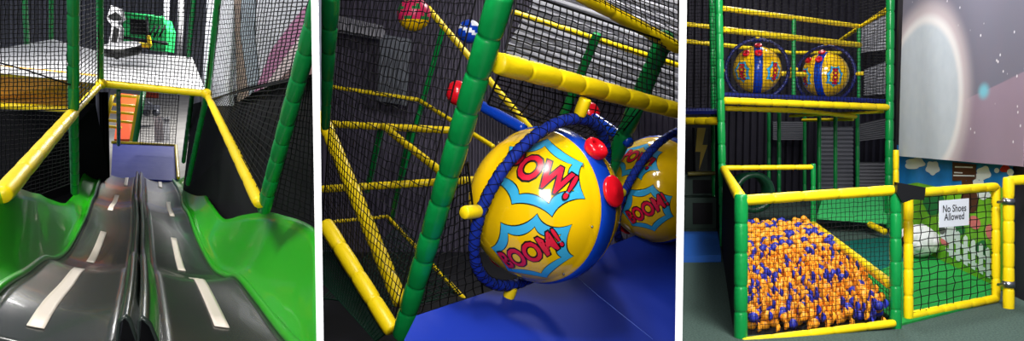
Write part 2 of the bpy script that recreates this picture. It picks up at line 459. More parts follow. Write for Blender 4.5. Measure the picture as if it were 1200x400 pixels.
def lanepoint(i, u, lift=0.0):
    p = LI[i].lerp(RI[i], u)
    e = min(u, 1 - u) if True else 0
    # dished lanes: lowest in the lane's middle
    v = (u / .44) if u < .5 else ((1 - u) / .44)
    d = -.05 * (1 - (2 * v - 1) ** 2) if 0 <= v <= 1 else 0
    return p + UPN * (d + lift)
strip([[lanepoint(i, .44 * a / 10) for a in range(11)] for i in range(NS)], GREY, 'lane')
strip([[lanepoint(i, .56 + .44 * a / 10) for a in range(11)] for i in range(NS)], GREY, 'lane')
prof = [(.425, -.02), (.44, .01), (.455, .09), (.475, .115), (.487, .1), (.497, .02), (.503, .02), (.513, .1), (.525, .115), (.545, .09), (.56, .01), (.575, -.02)]
strip([[lanepoint(i, u) * 1 + UPN * h for u, h in prof] for i in range(NS)], DIV, 'divider', .01)
def wall(I, O, name):
    cols = []
    for i in range(NS):
        a, b = I[i], O[i]; c = a.lerp(b, .42) - UPN * 0 + (b - a).cross(V((0, 1, 0))).normalized() * 0
        bow = (a.lerp(b, .5) - (b - a) * 0); dn = V((0, 0, -1)) * .10 * (b - a).length
        pts = [a + UPN * .012]
        for t in (.06, .15, .3, .45, .6, .75, .9, 1.0):
            pts.append(a.lerp(b, t) + dn * math.sin(pi * t) + UPN * (.02 if t < .1 else 0))
        out = V(((b - a).x, 0, 0)).normalized()
        pts.append(b + out * .02 + V((0, 0, -.01))); pts.append(b + out * .03 + V((0, 0, -.06)))
        cols.append(pts)
    return strip(cols, GPLAST, name, .012, 'glossy green wavy side wall')
wall(LI, LO, 'side_wall'); wall(RI, [p for p in RO], 'side_wall')
# small green lip where wall meets lane
for I in (LI, RI):
    k = MB(); k.tube([p + UPN * .015 for p in I], .022, 8); k.build('lip', GPLAST, sl)
def dash(pa, pb, w, lane):
    """white dash: from pixel pa to pixel pb along a lane"""
    # find lane point nearest to a pixel
    def find(p):
        best = None
        for i10 in range((NS - 1) * 6 + 1):
            i, t = divmod(i10, 6); t /= 6
            if i >= NS - 1: i, t = NS - 2, 1
            for uu in range(3, 42):
                u = uu / 100 + (.56 - .02 if lane else 0) 
                q = lanepoint(i, u).lerp(lanepoint(i + 1, u), t) - EYE
                f = V((0, CP, -SP)); up = V((0, SP, CP)); zz = q.dot(f)
                x, y = 600 + F * q.x / zz, 200 - F * q.dot(up) / zz
                d = (x - p[0]) ** 2 + (y - p[1]) ** 2
                if best is None or d < best[0]: best = (d, i + t, u)
        return best[1:]
    (s0, u0), (s1, u1) = find(pa), find(pb); cols = []
    wid = w
    for k in range(9):
        t = k / 8; s = s0 + (s1 - s0) * t; u = u0 + (u1 - u0) * t; i = min(int(s), NS - 2)
        def Pp(uu): return lanepoint(i, uu, .0165).lerp(lanepoint(i + 1, uu, .0165), s - i)
        cols.append([Pp(u + wid * (x - .5)) for x in (0, .25, .5, .75, 1)])
    strip(cols, TAPE, 'lane_marking', .004)
for pa, pb, w, ln in (((149, 205), (147, 219), .05, 0), ((137, 230), (130, 248), .05, 0), ((122, 274), (106, 310), .05, 0), ((94, 318), (44, 388), .055, 0),
                      ((188, 208), (188, 221), .05, 1), ((197, 238), (202, 255), .05, 1), ((204, 281), (214, 319), .05, 1), ((227, 328), (260, 388), .055, 1)):
    dash(pa, pb, w, ln)

# nets of the slide bay
net('safety_net', 'black net between two green posts in front of the white platform over the orange barrier', [at(-14, 131, 6.6), at(82, 128, 6.75), at(84, -12, 6.0), at(-14, -12, 5.9)], 20, 27, .0042, seed=2)
net('safety_net', 'narrow black net strip between the two green posts beside the black round stool', [at(90, 126, 6.9), at(115, 98, 8.9), at(116, -12, 8.0), at(90, -12, 6.1)], 6, 24, .0048, seed=3)
net('safety_net', 'black net above the yellow rail, in front of the platform with the round stool', [at(121, 94, 9.0), at(241, 106, 9.1), at(255, -12, 8.0), at(120, -12, 8.0)], 28, 24, .005, seed=4)
net('safety_net', 'black net stretched over the pale mural beside the slide', [at(247, 116, 9.0), at(351, 90, 3.75), at(371, -12, 3.3), at(259, -12, 8.0)], 36, 24, .0034, seed=5)
net('safety_net', 'black net hanging under the mural between the yellow rail and the near green post', [at(247, 119, 9.1), at(304, 232, 4.3), at(345, 94, 3.75), at(256, 114, 8.9)], 24, 18, .0034, seed=6)
net('safety_net', 'black net corner beyond the near green post, against the white partition', [at(316, 240, 4.35), at(370.5, 262, 4.25), at(370.5, 90, 3.7), at(352, 92, 3.75)], 8, 24, .0028, seed=7)
net('safety_net', 'black net under the orange barrier beyond the yellow handrail', [at(-14, 250, 8.5), at(86, 214, 8.8), at(86, 132, 8.2), at(-14, 128, 8.0)], 20, 20, .0045, seed=8)
net('safety_net', 'fine black net in front of the concrete floor below the white platform', [at(164, 169, 15.8), at(205, 170, 15.8), at(210, 108, 13.5), at(166, 106, 13.5)], 12, 18, .0055, seed=9)
for pts, r, lab in (([(-14, 70, 5.95), (30, 82, 6.2), (81, 99, 6.5), (108, 105, 8.4)], .007, 'black edge rope sagging across the net in front of the orange barrier'),
                    ([(246, 117, 8.9), (290, 103, 6.0), (334, 94, 4.2), (350, 91, 3.7)], .008, 'black edge rope along the lower end of the mural net')):
    k = MB(); k.tube([at(*p) for p in pts], r, 6); tag(k.build('edge_rope', NETM), lab, 'rope')

# ================================================================== BAY TWO: THE SPINNER BALLS
CLIP[:] = [W12[1], W23[0]]
corrugated('wall_back_spinner', [at(376.5, 560, 12), at(794, 560, 12), at(794, -90, 12), at(376.5, -90, 12)], 60, .06, PURPLE)
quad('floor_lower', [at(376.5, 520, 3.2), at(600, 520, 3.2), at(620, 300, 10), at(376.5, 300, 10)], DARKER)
# pale roof cladding over the far side
corrugated('ceiling_cladding', [at(590, 60, 10.5), at(660, -60, 10), at(794, -30, 9), at(794, 140, 10)], 16, .08, CLAD)
k = MB(); 
for i in range(12):
    x = 399 + i * 4.4; a = at(x, 27 + i * 1.0, 11.6); k.box(a, .018, .03, .1)
k.slab([at(396, 24, 11.75), at(452, 36, 11.75), at(452, 48, 11.75), at(396, 38, 11.75)], .03)
tag(k.build('vent_grille', mat('grille_grey', (165, 163, 172), .5)), 'pale slatted vent high on the dark cladding', 'vent')
k = MB()
for i in range(7):
    x = 449 + i * 5; k.sleeve(at(x, 45 + i, 11.4), at(x - 4, 112 + i, 11.6), .02, 3)
k.slab([at(446, 40, 11.7), at(482, 46, 11.7), at(476, 124, 11.7), at(442, 118, 11.7)], .03)
tag(k.build('radiator_panel', mat('radiator_grey', (112, 116, 126), .5)), 'tall ribbed grey panel on the dark cladding below the vent', 'panel')

# spinner ball
BU = V((.33, -.25, .91)).normalized()
def star_ring(n, seed, a, b, depth):
    g = random.Random(seed); out = []
    for i in range(2 * n):
        w = pi * i / n + g.uniform(-.06, .06)
        r = 1.0 * g.uniform(.86, 1.08) if i % 2 == 0 else depth * g.uniform(.93, 1.07)
        out.append((a * r * math.cos(w), b * r * math.sin(w)))
    fine = []                      # scalloped edges: each bay curves inwards between two points
    for i in range(0, len(out), 2):
        p, c, q = out[i], out[i + 1], out[(i + 2) % len(out)]
        c = (c[0] * .8, c[1] * .8)
        for t in range(10):
            t /= 10; fine.append(tuple((1 - t) ** 2 * p[k] + 2 * t * (1 - t) * c[k] + t * t * q[k] for k in (0, 1)))
    return fine
def sticker(parent, C, R, dirn, up, size, word, seed, spin=0.0):
    d = dirn.normalized(); t2 = (up - d * up.dot(d)).normalized(); t1 = t2.cross(d)
    q = Matrix.Rotation(spin, 3, d); t1 = q @ t1; t2 = q @ t2
    if t1.cross(t2).dot(d) < 0: t1 = -t1
    k = MB()
    def proj(p, e): return C + (d + (t1 * p[0] + t2 * p[1]) / R).normalized() * R * e
    def star(pts, e, mi, s):
        n = len(pts); vs = [proj((0, 0), e)]; fs = []
        for ring in range(1, 11):
            for x, y in pts:
                l = math.hypot(x, y); g = (1 + s / l) * ring / 10
                vs.append(proj((x * g, y * g), e))
        for i in range(n):
            j = (i + 1) % n; fs.append((0, 1 + i, 1 + j))
            for r in range(9): fs.append((1 + r * n + i, 1 + (r + 1) * n + i, 1 + (r + 1) * n + j, 1 + r * n + j))
        k.add(vs, fs, mi)
    A = star_ring(7, seed, size * .68, size * .56, .70); B = star_ring(7, seed, size * .46, size * .37, .70)
    star(A, 1.003, 0, size * .018); star(A, 1.006, 1, 0); star(B, 1.009, 0, size * .014); star(B, 1.012, 2, 0)
    ts = size * (.35 if len(word) < 5 else .30)
    for bold, e, mi in ((ts * .085, 1.016, 0), (ts * .03, 1.021, 3)):
        vs, fs = text_mesh(word, ts, bold, .1, 1.02)
        k.add([proj((x * .92, y * 1.25), e) for x, y in vs], fs, mi)
    return k.build('sticker', [BLACK, CYAN, YPLAST, MAGENTA], parent)
def spinner_ball(C, R, n, u, label, stickers, pads, group=None):
    """two yellow domes on a blue drum with red round grips; n = axis of the domes"""
    C = V(C); n = V(n).normalized(); u = (V(u) - n * V(u).dot(n)).normalized(); m = n.cross(u)
    o = empty('spinner_ball', C - u * R, label, 'spinner', group)
    hb = .19 * R; doms = []
    for sgn in (1, -1):
        k = MB(); prof = []
        h0 = math.sqrt(max(R * R - hb * hb, 0))
        prof.append((hb * .55, R * .985)); prof.append((hb * .75, R * 1.0)); prof.append((hb * 1.1, R * .998))
        for i in range(1, 25):
            th = math.asin(hb / R) + (pi / 2 - math.asin(hb / R)) * i / 24
            prof.append((R * math.sin(th), R * math.cos(th)))
        k.lathe(C, n * sgn, prof, 64)
        doms.append(k.build('dome', YPLAST, o))
        # rim screws
        for i in range(8):
            w = 2 * pi * (i + .3) / 8; d = (u * math.cos(w) + m * math.sin(w))
            s_ = MB(); s_.ball(C + n * sgn * hb * 1.6 + d * R * .975, R * .016, 8, 6); s_.build('rim_screw', STEEL, doms[-1])
    k = MB(); k.lathe(C, n, [(-hb, R * .94), (-hb * .9, R * 1.0), (-hb * .5, R * 1.03), (hb * .5, R * 1.03), (hb * .9, R * 1.0), (hb, R * .94)], 64); k.build('drum_band', BLUEP, o)
    for (deg, kind) in pads:
        w = math.radians(deg); d = u * math.cos(w) + m * math.sin(w); k = MB(); c = C + d * R * 1.03; q = R * .155
        if kind == 'ring': k.lathe(c, d, [(0, q * .9), (q * .35, q * 1.05), (q * .7, q), (q * .85, q * .75), (q * .7, q * .5), (q * .3, q * .4), (0, q * .35)], 28)
        else: k.lathe(c, d, [(0, q * .5), (q * .2, q * 1.25), (q * .42, q * 1.3), (q * .55, q * 1.15), (q * .52, q * .45), (q * .62, q * .3), (q * .6, .001)], 28)
        k.build('grip', RED, o)
    for (dirn, up, size, word, seed, spin, dm) in stickers: sticker(doms[dm], C, R, dirn, up, size, word, seed, spin)
    return o
def hoop(C, r, n, u, tr, label, stubs, m=BLUEV):
    C = V(C); n = V(n).normalized(); u = (V(u) - n * V(u).dot(n)).normalized()
    o = empty('hoop', C - u * r, label, 'hoop'); k = MB(); pts = []; rr = []
    for i in range(96):
        w = 2 * pi * i / 96; pts.append(C + (u * math.cos(w) + n * math.sin(w)) * r); rr.append(tr * (.86 if i % 8 == 0 else 1))
    k.tube(pts, rr, 12, closed=True); k.build('ring', m, o)
    # net wound round the hoop
    k = MB(); t = n.cross(u)
    for s0 in range(5):
        w_ = []
        for i in range(420):
            w = 2 * pi * i / 420; rd = (u * math.cos(w) + n * math.sin(w)); a = (26 if s0 % 2 else -26) * w + s0 * 1.3
            w_.append(C + rd * r + (rd * math.cos(a) + t * math.sin(a)) * tr * 1.06)
        k.tube(w_, tr * .07, 3, closed=True)
    k.build('net_wrap', NETM, o)
    for deg, l in stubs:
        w = math.radians(deg); rd = u * math.cos(w) + n * math.sin(w); k = MB(); k.sleeve(C + rd * (r + tr * .6), C + rd * (r + l), tr * 1.15, .09); k.build('stub', YELLOW, o)
    return o

def spt(px, py, C, R):
    """direction from a ball's centre to the point seen at a pixel"""
    d = ray(px, py); oc = EYE - C; b = d.dot(oc); a = d.dot(d); disc = b * b - a * (oc.dot(oc) - R * R)
    if disc < 0: disc = 0
    return (EYE + d * ((-b - math.sqrt(disc)) / a)) - C
def imgup(C, deg):
    """world direction that reads as 'up' tilted deg clockwise in the view"""
    a = math.radians(deg); return V((math.sin(a), 0, math.cos(a)))
C1 = at(638, 240, 3.65); R1 = .364; N1 = V((-.64, -.768, .02))
b1 = spinner_ball(C1, R1, N1, BU, 'large yellow dome spinner nearest the viewer on the blue mat, two comic burst stickers facing', [], [(-22, 'ring'), (-53, 'disc'), (130, 'ring'), (160, 'disc')])
d1 = [c for c in b1.children if c.name.startswith('dome')][0]
sticker(d1, C1, R1, spt(632, 203, C1, R1), imgup(C1, 22), .40, 'POW!', 11)
sticker(d1, C1, R1, spt(620, 298, C1, R1), imgup(C1, -28), .38, 'BOOM!', 23)
hoop(C1, .45, N1, BU, .026, 'blue netted hoop around the large near spinner', [(0, .10), (90, .11), (180, .1), (-90, .12)])
C2 = at(772, 222, 5.3); R2 = .362
b2 = spinner_ball(C2, R2, N1, BU, 'smaller looking yellow spinner behind the near one, cut off by the partition', [], [(130, 'ring'), (160, 'disc')])
d2 = [c for c in b2.children if c.name.startswith('dome')][0]
sticker(d2, C2, R2, spt(757, 247, C2, R2), imgup(C2, -34), .36, 'BOOM!', 31)
sticker(d2, C2, R2, spt(746, 186, C2, R2), imgup(C2, 20), .30, 'POW!', 43)
hoop(C2, .45, N1, BU, .026, 'blue netted hoop around the farther spinner', [(0, .1), (90, .11), (180, .1)])

# frame carrying the spinners
f2 = empty('play_structure', at(475, 385, 3.7), 'green posts and yellow rails of the leaning frame that holds the spinner balls', 'play structure')
pst(f2, at(588, -8, 2.85), at(470, 394, 3.7), .0515, L=.17, r1=.046)
pst(f2, at(583, 74, 3.02), at(795, 130, 4.35), .0455, YELLOW, .2, 'rail')
pst(f2, at(781, 40, 4.4), at(706, 218, 5.1), .054)
pst(f2, at(676, -8, 3.9), at(796, 57, 4.4), .036, YELLOW, .3, 'rail')
pst(f2, at(600, 14, 8), at(795, 77, 8.5), .03, YELLOW, .3, 'rail')
pst(f2, at(700, 40, 7.5), at(650, 160, 8.2), .046)
pst(f2, at(500, 8, 8), at(625, 155, 8), .033, YELLOW, .3, 'rail')
# lower lattice frame behind the net
f3 = empty('play_structure', at(440, 300, 7), 'dim lattice of thin yellow rails behind the black net, in the dark lower pit', 'play structure')
for a, b, r in (((383, 101, 11), (490, 117, 11), .03), ((490, 117, 11), (578, 172, 9), .03), ((377, 145, 8.5), (530, 153, 8.5), .04), ((449, 148, 8.4), (520, 204, 7), .038),
                ((377, 222, 7.5), (556, 211, 7.5), .038), ((376, 134, 5.0), (470, 356, 4.2), .044), ((391, 260, 9), (454, 254, 9.5), .022), ((454, 254, 9.5), (545, 352, 6.5), .022)):
    pst(f3, at(*a), at(*b), r, YELLOW, .2, 'rail')
for a, b, r in (((447, 148, 8.6), (430, 225, 9.2), .034), ((481, 152, 8.6), (458, 262, 9.6), .03), ((520, 30, 11.2), (470, 210, 11.6), .04)):
    pst(f3, at(*a), at(*b), r)
k = MB(); k.sleeve(at(388, -8, 3.5), at(368.6 + 8, 150, 3.9), .046, .17)
k = MB(); k.sleeve(at(388, -8, 3.3), at(381, 150, 3.9), .040, .17, r1=.02)
tag(k.build('padded_post', GREEN), 'bright green post end beside the slide partition, behind a black net edge', 'post')
k = MB(); k.sleeve(at(381, 262, 4.15), at(460, 388, 3.78), .043, .17)
tag(k.build('padded_rail', YELLOW), 'bright yellow rail sloping down to the foot of the near green post', 'rail')
# hanging soft balls
def softball(p, r, mats, fn, label):
    k = MB(); k.ball(at(*p), r, 24, 16, band=fn); o = k.build('hanging_ball', mats); tag(o, label, 'ball')
softball((485, 17, 6), .13, [PINKBALL, YPLAST, PDGREEN], lambda d: (1 if d.z < -.06 else (2 if math.sin(d.x * 50) * math.sin(d.z * 40) > .45 else 0)), 'pink ball with yellow and green patches hanging behind the net')
softball((550, 37, 5.5), .085, [BLUEP, WBALL], lambda d: (1 if abs(d.x * .5 + d.z) < .016 or (d.x > .02 and d.z > .03) else 0), 'blue and white ball hanging next to the near green post')
for a, b, lab in (((536, 109, 5.2), (614, 152, 4.6), 'blue padded bar with a red ball end poking out behind the near green post'), ((690, 134, 5.2), (738, 168, 4.8), 'blue padded bar with a red ball end above the near spinner')):
    e = empty('roller_bar', at(*a), lab, 'bar'); k = MB(); k.sleeve(at(*a), at(*b), .036, .6); k.build('bar', BLUEP, e)
    k = MB(); k.ball(at(*a), .085, 20, 14, squash=(.9, .9, 1)); k.build('ball_end', RED, e)
# blue padded deck
PM = C1 - BU * .52; NM = BU
poly = [(474, 398), (488, 370), (576, 341), (660, 310), (797, 255), (797, 420), (470, 420)]
pts = [hit(x if x < 797 else 796.5, y, PM, NM) for x, y in poly]
k = MB(); k.slab(pts, .12, 0, -NM)
dk = k.build('padded_deck', BLUEV); tag(dk, 'blue padded floor mat beneath the yellow spinners', 'mat')
k = MB(); k.tube([hit(668, 318, PM + NM * .001, NM), hit(700, 346, PM + NM * .001, NM), hit(765, 398, PM + NM * .001, NM)], .0022, 5); tag(k.build('seam', mat('seam_thread', (92, 120, 214), .5), dk), 'pale stitched seam')
# nets
net('safety_net', 'wide dark net to the side of the near green post, over the dim yellow lattice', [at(378, 264, 4.3), at(460, 384, 3.95), at(560, -10, 3.2), at(397, -10, 3.6)], 30, 36, .0027, seed=21, sag=.05)
net('safety_net', 'fine net above the thick yellow rail, from the near green post to the partition', [at(590, 72, 3.1), at(790, 126, 4.4), at(790, 52, 4.4), at(607, -10, 3.2)], 28, 12, .0036, seed=22)
net('safety_net', 'net hanging below the thick yellow rail above the spinners', [at(572, 122, 3.2), at(716, 172, 5.0), at(757, 120, 4.4), at(585, 88, 3.1)], 17, 7, .0036, seed=23, sag=.05)
net('safety_net', 'roof net sloping over the top yellow rail toward the partition', [at(690, -4, 3.9), at(795, 54, 4.4), at(795, -20, 3.3), at(690, -40, 3.3)], 18, 14, .003, seed=24)
net('safety_net', 'net between the near green post and the hoop of the near spinner', [at(484, 370, 3.75), at(566, 344, 3.8), at(548, 190, 3.3), at(528, 205, 3.2)], 8, 16, .0036, seed=25)
net('safety_net', 'dark green net under the bright yellow sloping rail', [at(377.5, 330, 4.2), at(440, 400, 3.9), at(456, 388, 3.85), at(379, 272, 4.2)], 26, 16, .0032, NETG, seed=26)
net('safety_net', 'dark green net on the floor of the pit behind the near post', [at(378, 350, 5.2), at(470, 360, 5.0), at(540, 345, 5.4), at(470, 262, 8.5)], 24, 18, .0036, NETG, seed=27)

# ================================================================== BAY THREE: TOWER, BALL PIT, GATE
CLIP[:] = [W23[1]]
def fl(px, py): return hit(px, py, V((0, 0, 0)), V((0, 0, 1)))
k = MB(); k.slab([at(801.5, 700, 1.2) * 1, V((.45, 1.9, 0)), V((8, 1.9, 0)), V((9, 18, 0)), V((4.0, 18, 0))][1:], .1, 0, (0, 0, -1))
structure('floor', k, CARPET)
corrugated('wall_back_pit', [V((3.7, 17.4, -.1)), V((9.5, 17.4, -.1)), V((9.5, 17.4, 7)), V((3.7, 17.4, 7))], 36, .08, DARK)
WA, WB = V((5.75, 11.2, 0)), V((5.02, 7.3, 0)); wd = (WA - WB).normalized(); wn = V((-wd.y, wd.x, 0)).normalized()
if wn.x > 0: wn = -wn
W0, W1 = WB - wd * .1, V((6.95, 17.4, 0)); 
k = MB(); k.slab([W0, WB + wd * 4.5, WB + wd * 4.5 + V((0, 0, 7)), W0 + V((0, 0, 7))], .1, 0, -wn)
structure('wall_right', k, DARK)
def hw(px, py, off=0.0): return hit(px, py, WB + wn * off, wn)
# pale cladding panels on the wall behind the tower
k = MB(); c = [hw(1003, 110, .03), hw(1040, 112, .03), hw(1040, 60, .03), hw(1003, 66, .03)]
def panel(name, px, label, n=9):
    c = [at(*p) for p in px]; corrugated(name, c, n, .03, CLAD if px[0][1] < 120 else CLADSHADE)
panel('wall_cladding_1', [(1012, 112, 16.2), (1012, 82, 16.2), (1038, 72, 15.6), (1038, 110, 15.6)], 'pale corrugated panel beside the farther upper spinner', 10)
panel('wall_cladding_2', [(1008, 62, 16.2), (1008, 30, 16.2), (1038, 14, 15.6), (1038, 58, 15.6)], 'pale corrugated panel high under the top diagonal rail', 12)
panel('wall_cladding_3', [(962, 226, 16.8), (962, 148, 16.8), (1000, 148, 16.8), (1000, 226, 16.8)], 'grey corrugated panel under the tower deck, between thin green posts', 16)
panel('wall_cladding_4', [(1003, 226, 16.2), (1003, 190, 16.2), (1038, 190, 15.8), (1038, 226, 15.8)], 'grey corrugated panel low beside the tall green post', 9)
panel('wall_cladding_5', [(1003, 166, 16.2), (1003, 146, 16.2), (1038, 138, 15.8), (1038, 162, 15.8)], 'grey corrugated panel just below the deck beside the tall green post', 9)
panel('wall_cladding_6', [(906, 164, 17), (906, 142, 17), (942, 142, 17), (942, 164, 17)], 'dim grey panel on the far wall under the deck', 9)

# tower
tw = empty('play_tower', V((3.6, 11.5, 0)), 'two storey green and yellow play tower behind the ball pit', 'play tower')
def base(px, py, r=0): return fl(px, py)
yb = 10.9
pst(tw, at(842, -8, yb), at(848, 290, yb), .055, L=.3)
pst(tw, at(834, -8, 13), at(838, 250, 13.2), .05, L=.3)
pst(tw, at(1043.5, -8, 12.3), at(1041.5, 268, 12.3), .064, L=.3)
pst(tw, at(930, 20, 12.2), at(930, 117, 12.2), .035, L=.3)
pst(tw, at(1006.5, 30, 13.6), at(1006.5, 116, 13.6), .032, L=.3)
for x, y1, Y in ((901, 222, 15.5), (913, 224, 14.5), (943, 222, 16), (960, 240, 14), (979, 240, 14.2), (1005, 250, 14.6)):
    pst(tw, at(x, 132, Y), at(x, y1 + 12, Y), .036, L=.3)
for a, b, r in (((847, 10, 11), (1007, 31, 13.6), .04), ((848, 35, 11), (1008, 53, 13.6), .048), ((848, 53, 14), (925, 62, 15), .04), ((925, 62, 15), (985, 62, 16), .035), ((800.6, 28, 14), (836, 32, 14), .04), ((800.6, 48, 14), (836, 52, 14), .04),
                ((985, 47, 15.5), (1042, 9, 12.3), .035), ((1008, 31, 13.6), (1040, 14, 12.4), .03), ((848, 118, 10.9), (1041, 126, 12.3), .052), ((850, 127, 11.5), (940, 130, 12), .04), ((940, 130, 12), (1003, 137, 12.6), .035), ((940, 141, 15), (1000, 140, 14), .03),
                ((925, 136, 13.5), (1036, 131, 12.6), .025), ((802, 142, 12), (845, 142, 11), .058)):
    pst(tw, at(*a), at(*b), r, YELLOW, .3, 'rail')
k = MB(); zdk = 2.06
k.slab([at(849, 113, 11), at(1041, 121, 12.35), at(1005, 118, 14.4), at(849, 113, 14.2)], .06)
k.build('deck', NAVY, tw)
k = MB(); k.slab([at(800.8, 134, 12), at(845, 134, 11), at(845, 130, 14), at(802, 130, 14)], .05); k.build('deck', NAVY, tw)
k = MB(); k.slab([at(848, 122, 11), at(848, 300, 11), at(857, 300, 8.2), at(857, 215, 8.2)][:2] + [at(838, 290, 13), at(838, 128, 13)], .02); k.build('side_panel', DARKER, tw)
# dark lower stairs with lightning column at the far side
stp = empty('climbing_steps', at(822, 300, 11.6), 'dark green climbing steps under the low yellow rail, leading up from the blue mat', 'steps')
for (y0, y1, Y) in ((205, 232, 13.2), (232, 268, 12.7)):
    k = MB(); k.slab([at(801.4, y0, Y), at(840, y0, Y), at(840, y1, Y), at(801.4, y1, Y)], .5, 0, (0, 1, 0)); k.build('step', mat('dark_green_vinyl', (16, 44, 36), .5), stp)
    k = MB(); k.slab([at(812, y0 + 6, Y - .02), at(835, y0 + 6, Y - .02), at(835, y1 - 5, Y - .02), at(812, y1 - 5, Y - .02)], .03, 0, (0, 1, 0)); k.build('step_opening', DARKER, stp)
k = MB(); k.sleeve(at(806, 204, 13), at(840, 203, 13), .035, .3); k.build('nosing', mat('olive_vinyl', (98, 92, 40), .5), stp)
quad('wall_stair_back', [at(801.4, 206, 15), at(846, 206, 15), at(846, 128, 15), at(801.4, 128, 15)], DARKER)
k = MB(); Y = 14.2
k.slab([at(814, 150, Y), at(830, 150, Y), at(829, 202, Y), at(815, 202, Y)], .2, 0, (0, 1, 0))
k.slab([at(x, y, Y - .005) for x, y in [(817, 150), (827, 150), (823, 170), (829, 170), (819, 200), (821, 178), (815, 178)]], .01, 1, (0, -1, 0))
tag(k.build('padded_column', [BLACKV, mat('dull_yellow_vinyl', (170, 140, 36), .5)]), 'black padded column with a yellow lightning bolt, above the dark steps', 'column')
k = MB(); k.slab([at(801.2, 300, 9.6), at(845, 299, 9.6), at(841, 271.5, 11.8), at(801.2, 271.5, 11.8)], .09, 0, (0, 0, -1))
tag(k.build('landing_mat', mat('bright_blue_vinyl', (34, 92, 178), .45)), 'blue landing mat on the carpet at the foot of the dark steps', 'mat')
# upper spinners
def up_spinner(px, py, Y, rp, yaw, lab, hl, seed):
    C = at(px, py, Y); R = rp / F * Y; n = V((math.cos(yaw), math.sin(yaw), 0)); u = V((0, 0, 1))
    toward = (EYE - C).normalized()
    o = spinner_ball(C, R, n, u, lab, [], [])
    dm = [c for c in o.children if c.name.startswith('dome')]
    m = n.cross(u)
    if m.dot(toward) < 0: m = -m
    for sg, dd in ((1, dm[0]), (-1, dm[1])):
        sticker(dd, C, R, n * sg * .66 + m * .74 - u * .12, u, R * .82, 'POW!' if sg < 0 else 'BOOM!', seed + sg, -pi / 2)
    for w, sgn in ((35, 0), (62, .0), (40, -.9)):
        a = math.radians(w); d = (m * math.cos(a) + u * math.sin(a)); 
        k = MB(); c = C + (d * 1.0 + n * sgn * .55).normalized() * R * 1.04; k.lathe(c, c - C, [(0, R * .1), (R * .04, R * .15), (R * .1, R * .16), (R * .13, R * .11), (R * .1, R * .06), (0, R * .05)], 20); k.build('grip', RED, o)
    hoop(C, R * 1.27, n, u, R * .075, hl, [(0, R * .3), (90, R * .36), (-90, R * .36)], NAVY)
    return o
up_spinner(887, 82, 12.6, 27.5, math.radians(-14), 'yellow spinner on the upper deck nearer the tall post, blue band facing straight out', 'navy hoop around the upper spinner nearer the tall post', 51)
up_spinner(967, 88, 13.2, 26, math.radians(-40) , 'yellow spinner on the upper deck farther along, turned to show one dome', 'navy hoop around the upper spinner farther along the deck', 63)
pst(tw, at(916, 86.5, 12.6), at(944, 87.5, 13), .04, YELLOW, .3, 'rail')

# ---- ball pit enclosure
pit = empty('ball_pit', V((2.4, 8.5, 0)), 'ball pit enclosure of green posts and yellow padded rails with black net sides', 'ball pit')
PFL, PFR, PBL = at(868, 393, 6.25), at(1049.5, 386, 6.5), at(848, 290, 10.9)
PFL.z = PFR.z = PBL.z = 0
PBR = at(953, 280, 10.9); PBR.z = 0
up = V((0, 0, 1))
pst(pit, at(868, 404, 6.2), at(868.5, 228, 6.2), .055, L=.27)
pst(pit, at(1049.5, 392, 6.5), at(1049.5, 218, 6.5), .048, L=.22)
pst(pit, at(953, 290, 10.9), at(953, 192, 10.9), .036, L=.3)
for p, q, r in (((871, 235, 6.2), (1047, 223, 6.5), .044), ((848, 198, 10.9), (867, 231, 6.25), .05), ((848, 197, 10.9), (953, 196, 10.9), .036), ((953, 263, 10.9), (1044, 334, 6.6), .045),
                ((870, 401, 6.15), (1048, 379, 6.45), .034), ((845, 292, 10.9), (861, 399, 6.25), .027)):
    pst(pit, at(*p), at(*q), r, YELLOW, .27, 'rail')
net('net_side', None, [at(875, 393, 6.22), at(1045, 380, 6.5), at(1045, 229, 6.5), at(875, 240, 6.2)], 33, 28, .0025, parent=pit, seed=31)
net('net_side', None, [at(849, 288, 10.8), at(864, 396, 6.3), at(864, 236, 6.3), at(849, 203, 10.8)], 40, 22, .004, parent=pit, seed=32)
net('net_side', None, [at(955, 266, 10.9), at(1042, 332, 6.65), at(1042, 372, 6.6), at(955, 284, 10.9)], 40, 6, .0035, NETG, parent=pit, seed=33)
k = MB(); k.slab([PFL + up * .001, PFR + up * .001, PBR + up * .001, PBL + up * .001], .005, 0, up); k.build('base', DARKER, pit)
k = MB(); k.slab([at(846, 291, 10.95), at(862, 399, 6.25), at(864, 236, 6.25), at(848, 200, 10.95)], .012); k.build('side_cloth', DARKER, pit)
# dark barrel shape of the crawl tube at the back of the pit
k = MB(); c = at(884, 226, 12.5); k.lathe(c, (0, -1, 0), [(-.5, .3), (0, .34), (.03, .31), (.03, .25), (-.4, .24)], 32)
tag(k.build('crawl_tube', mat('tube_green', (14, 62, 40), .35)), 'dark green round crawl tube behind the ball pit under the deck', 'tube')
# ---- the balls
rb = .044
CO = [PFL + V((.04, -.03, 0)), PFR + V((-.03, -.03, 0)), PBR + V((-.04, -.05, 0)), PBL + V((.06, -.05, 0))]
eW = (CO[1] - CO[0]); eD = (CO[3] - CO[0])
def inside(p, mrg=0.0):
    for i in range(4):
        a, b = CO[i], CO[(i + 1) % 4]; d = b - a
        if d.x * (p.y - a.y) - d.y * (p.x - a.x) < mrg * d.length: return False
    return True
pos = []; tops = []; dx = rb * 2.0; dy = dx * .866
ymin, ymax = min(c.y for c in CO), max(c.y for c in CO)
def heap(x, y):
    return .205 + .21 * (y - 6.3) / 4.6 + .035 * math.sin(x * 3.1 + 1) * math.sin(y * 2.3) + max(0, .10 * (x - 2.5 - (y - 6.3) * .26))
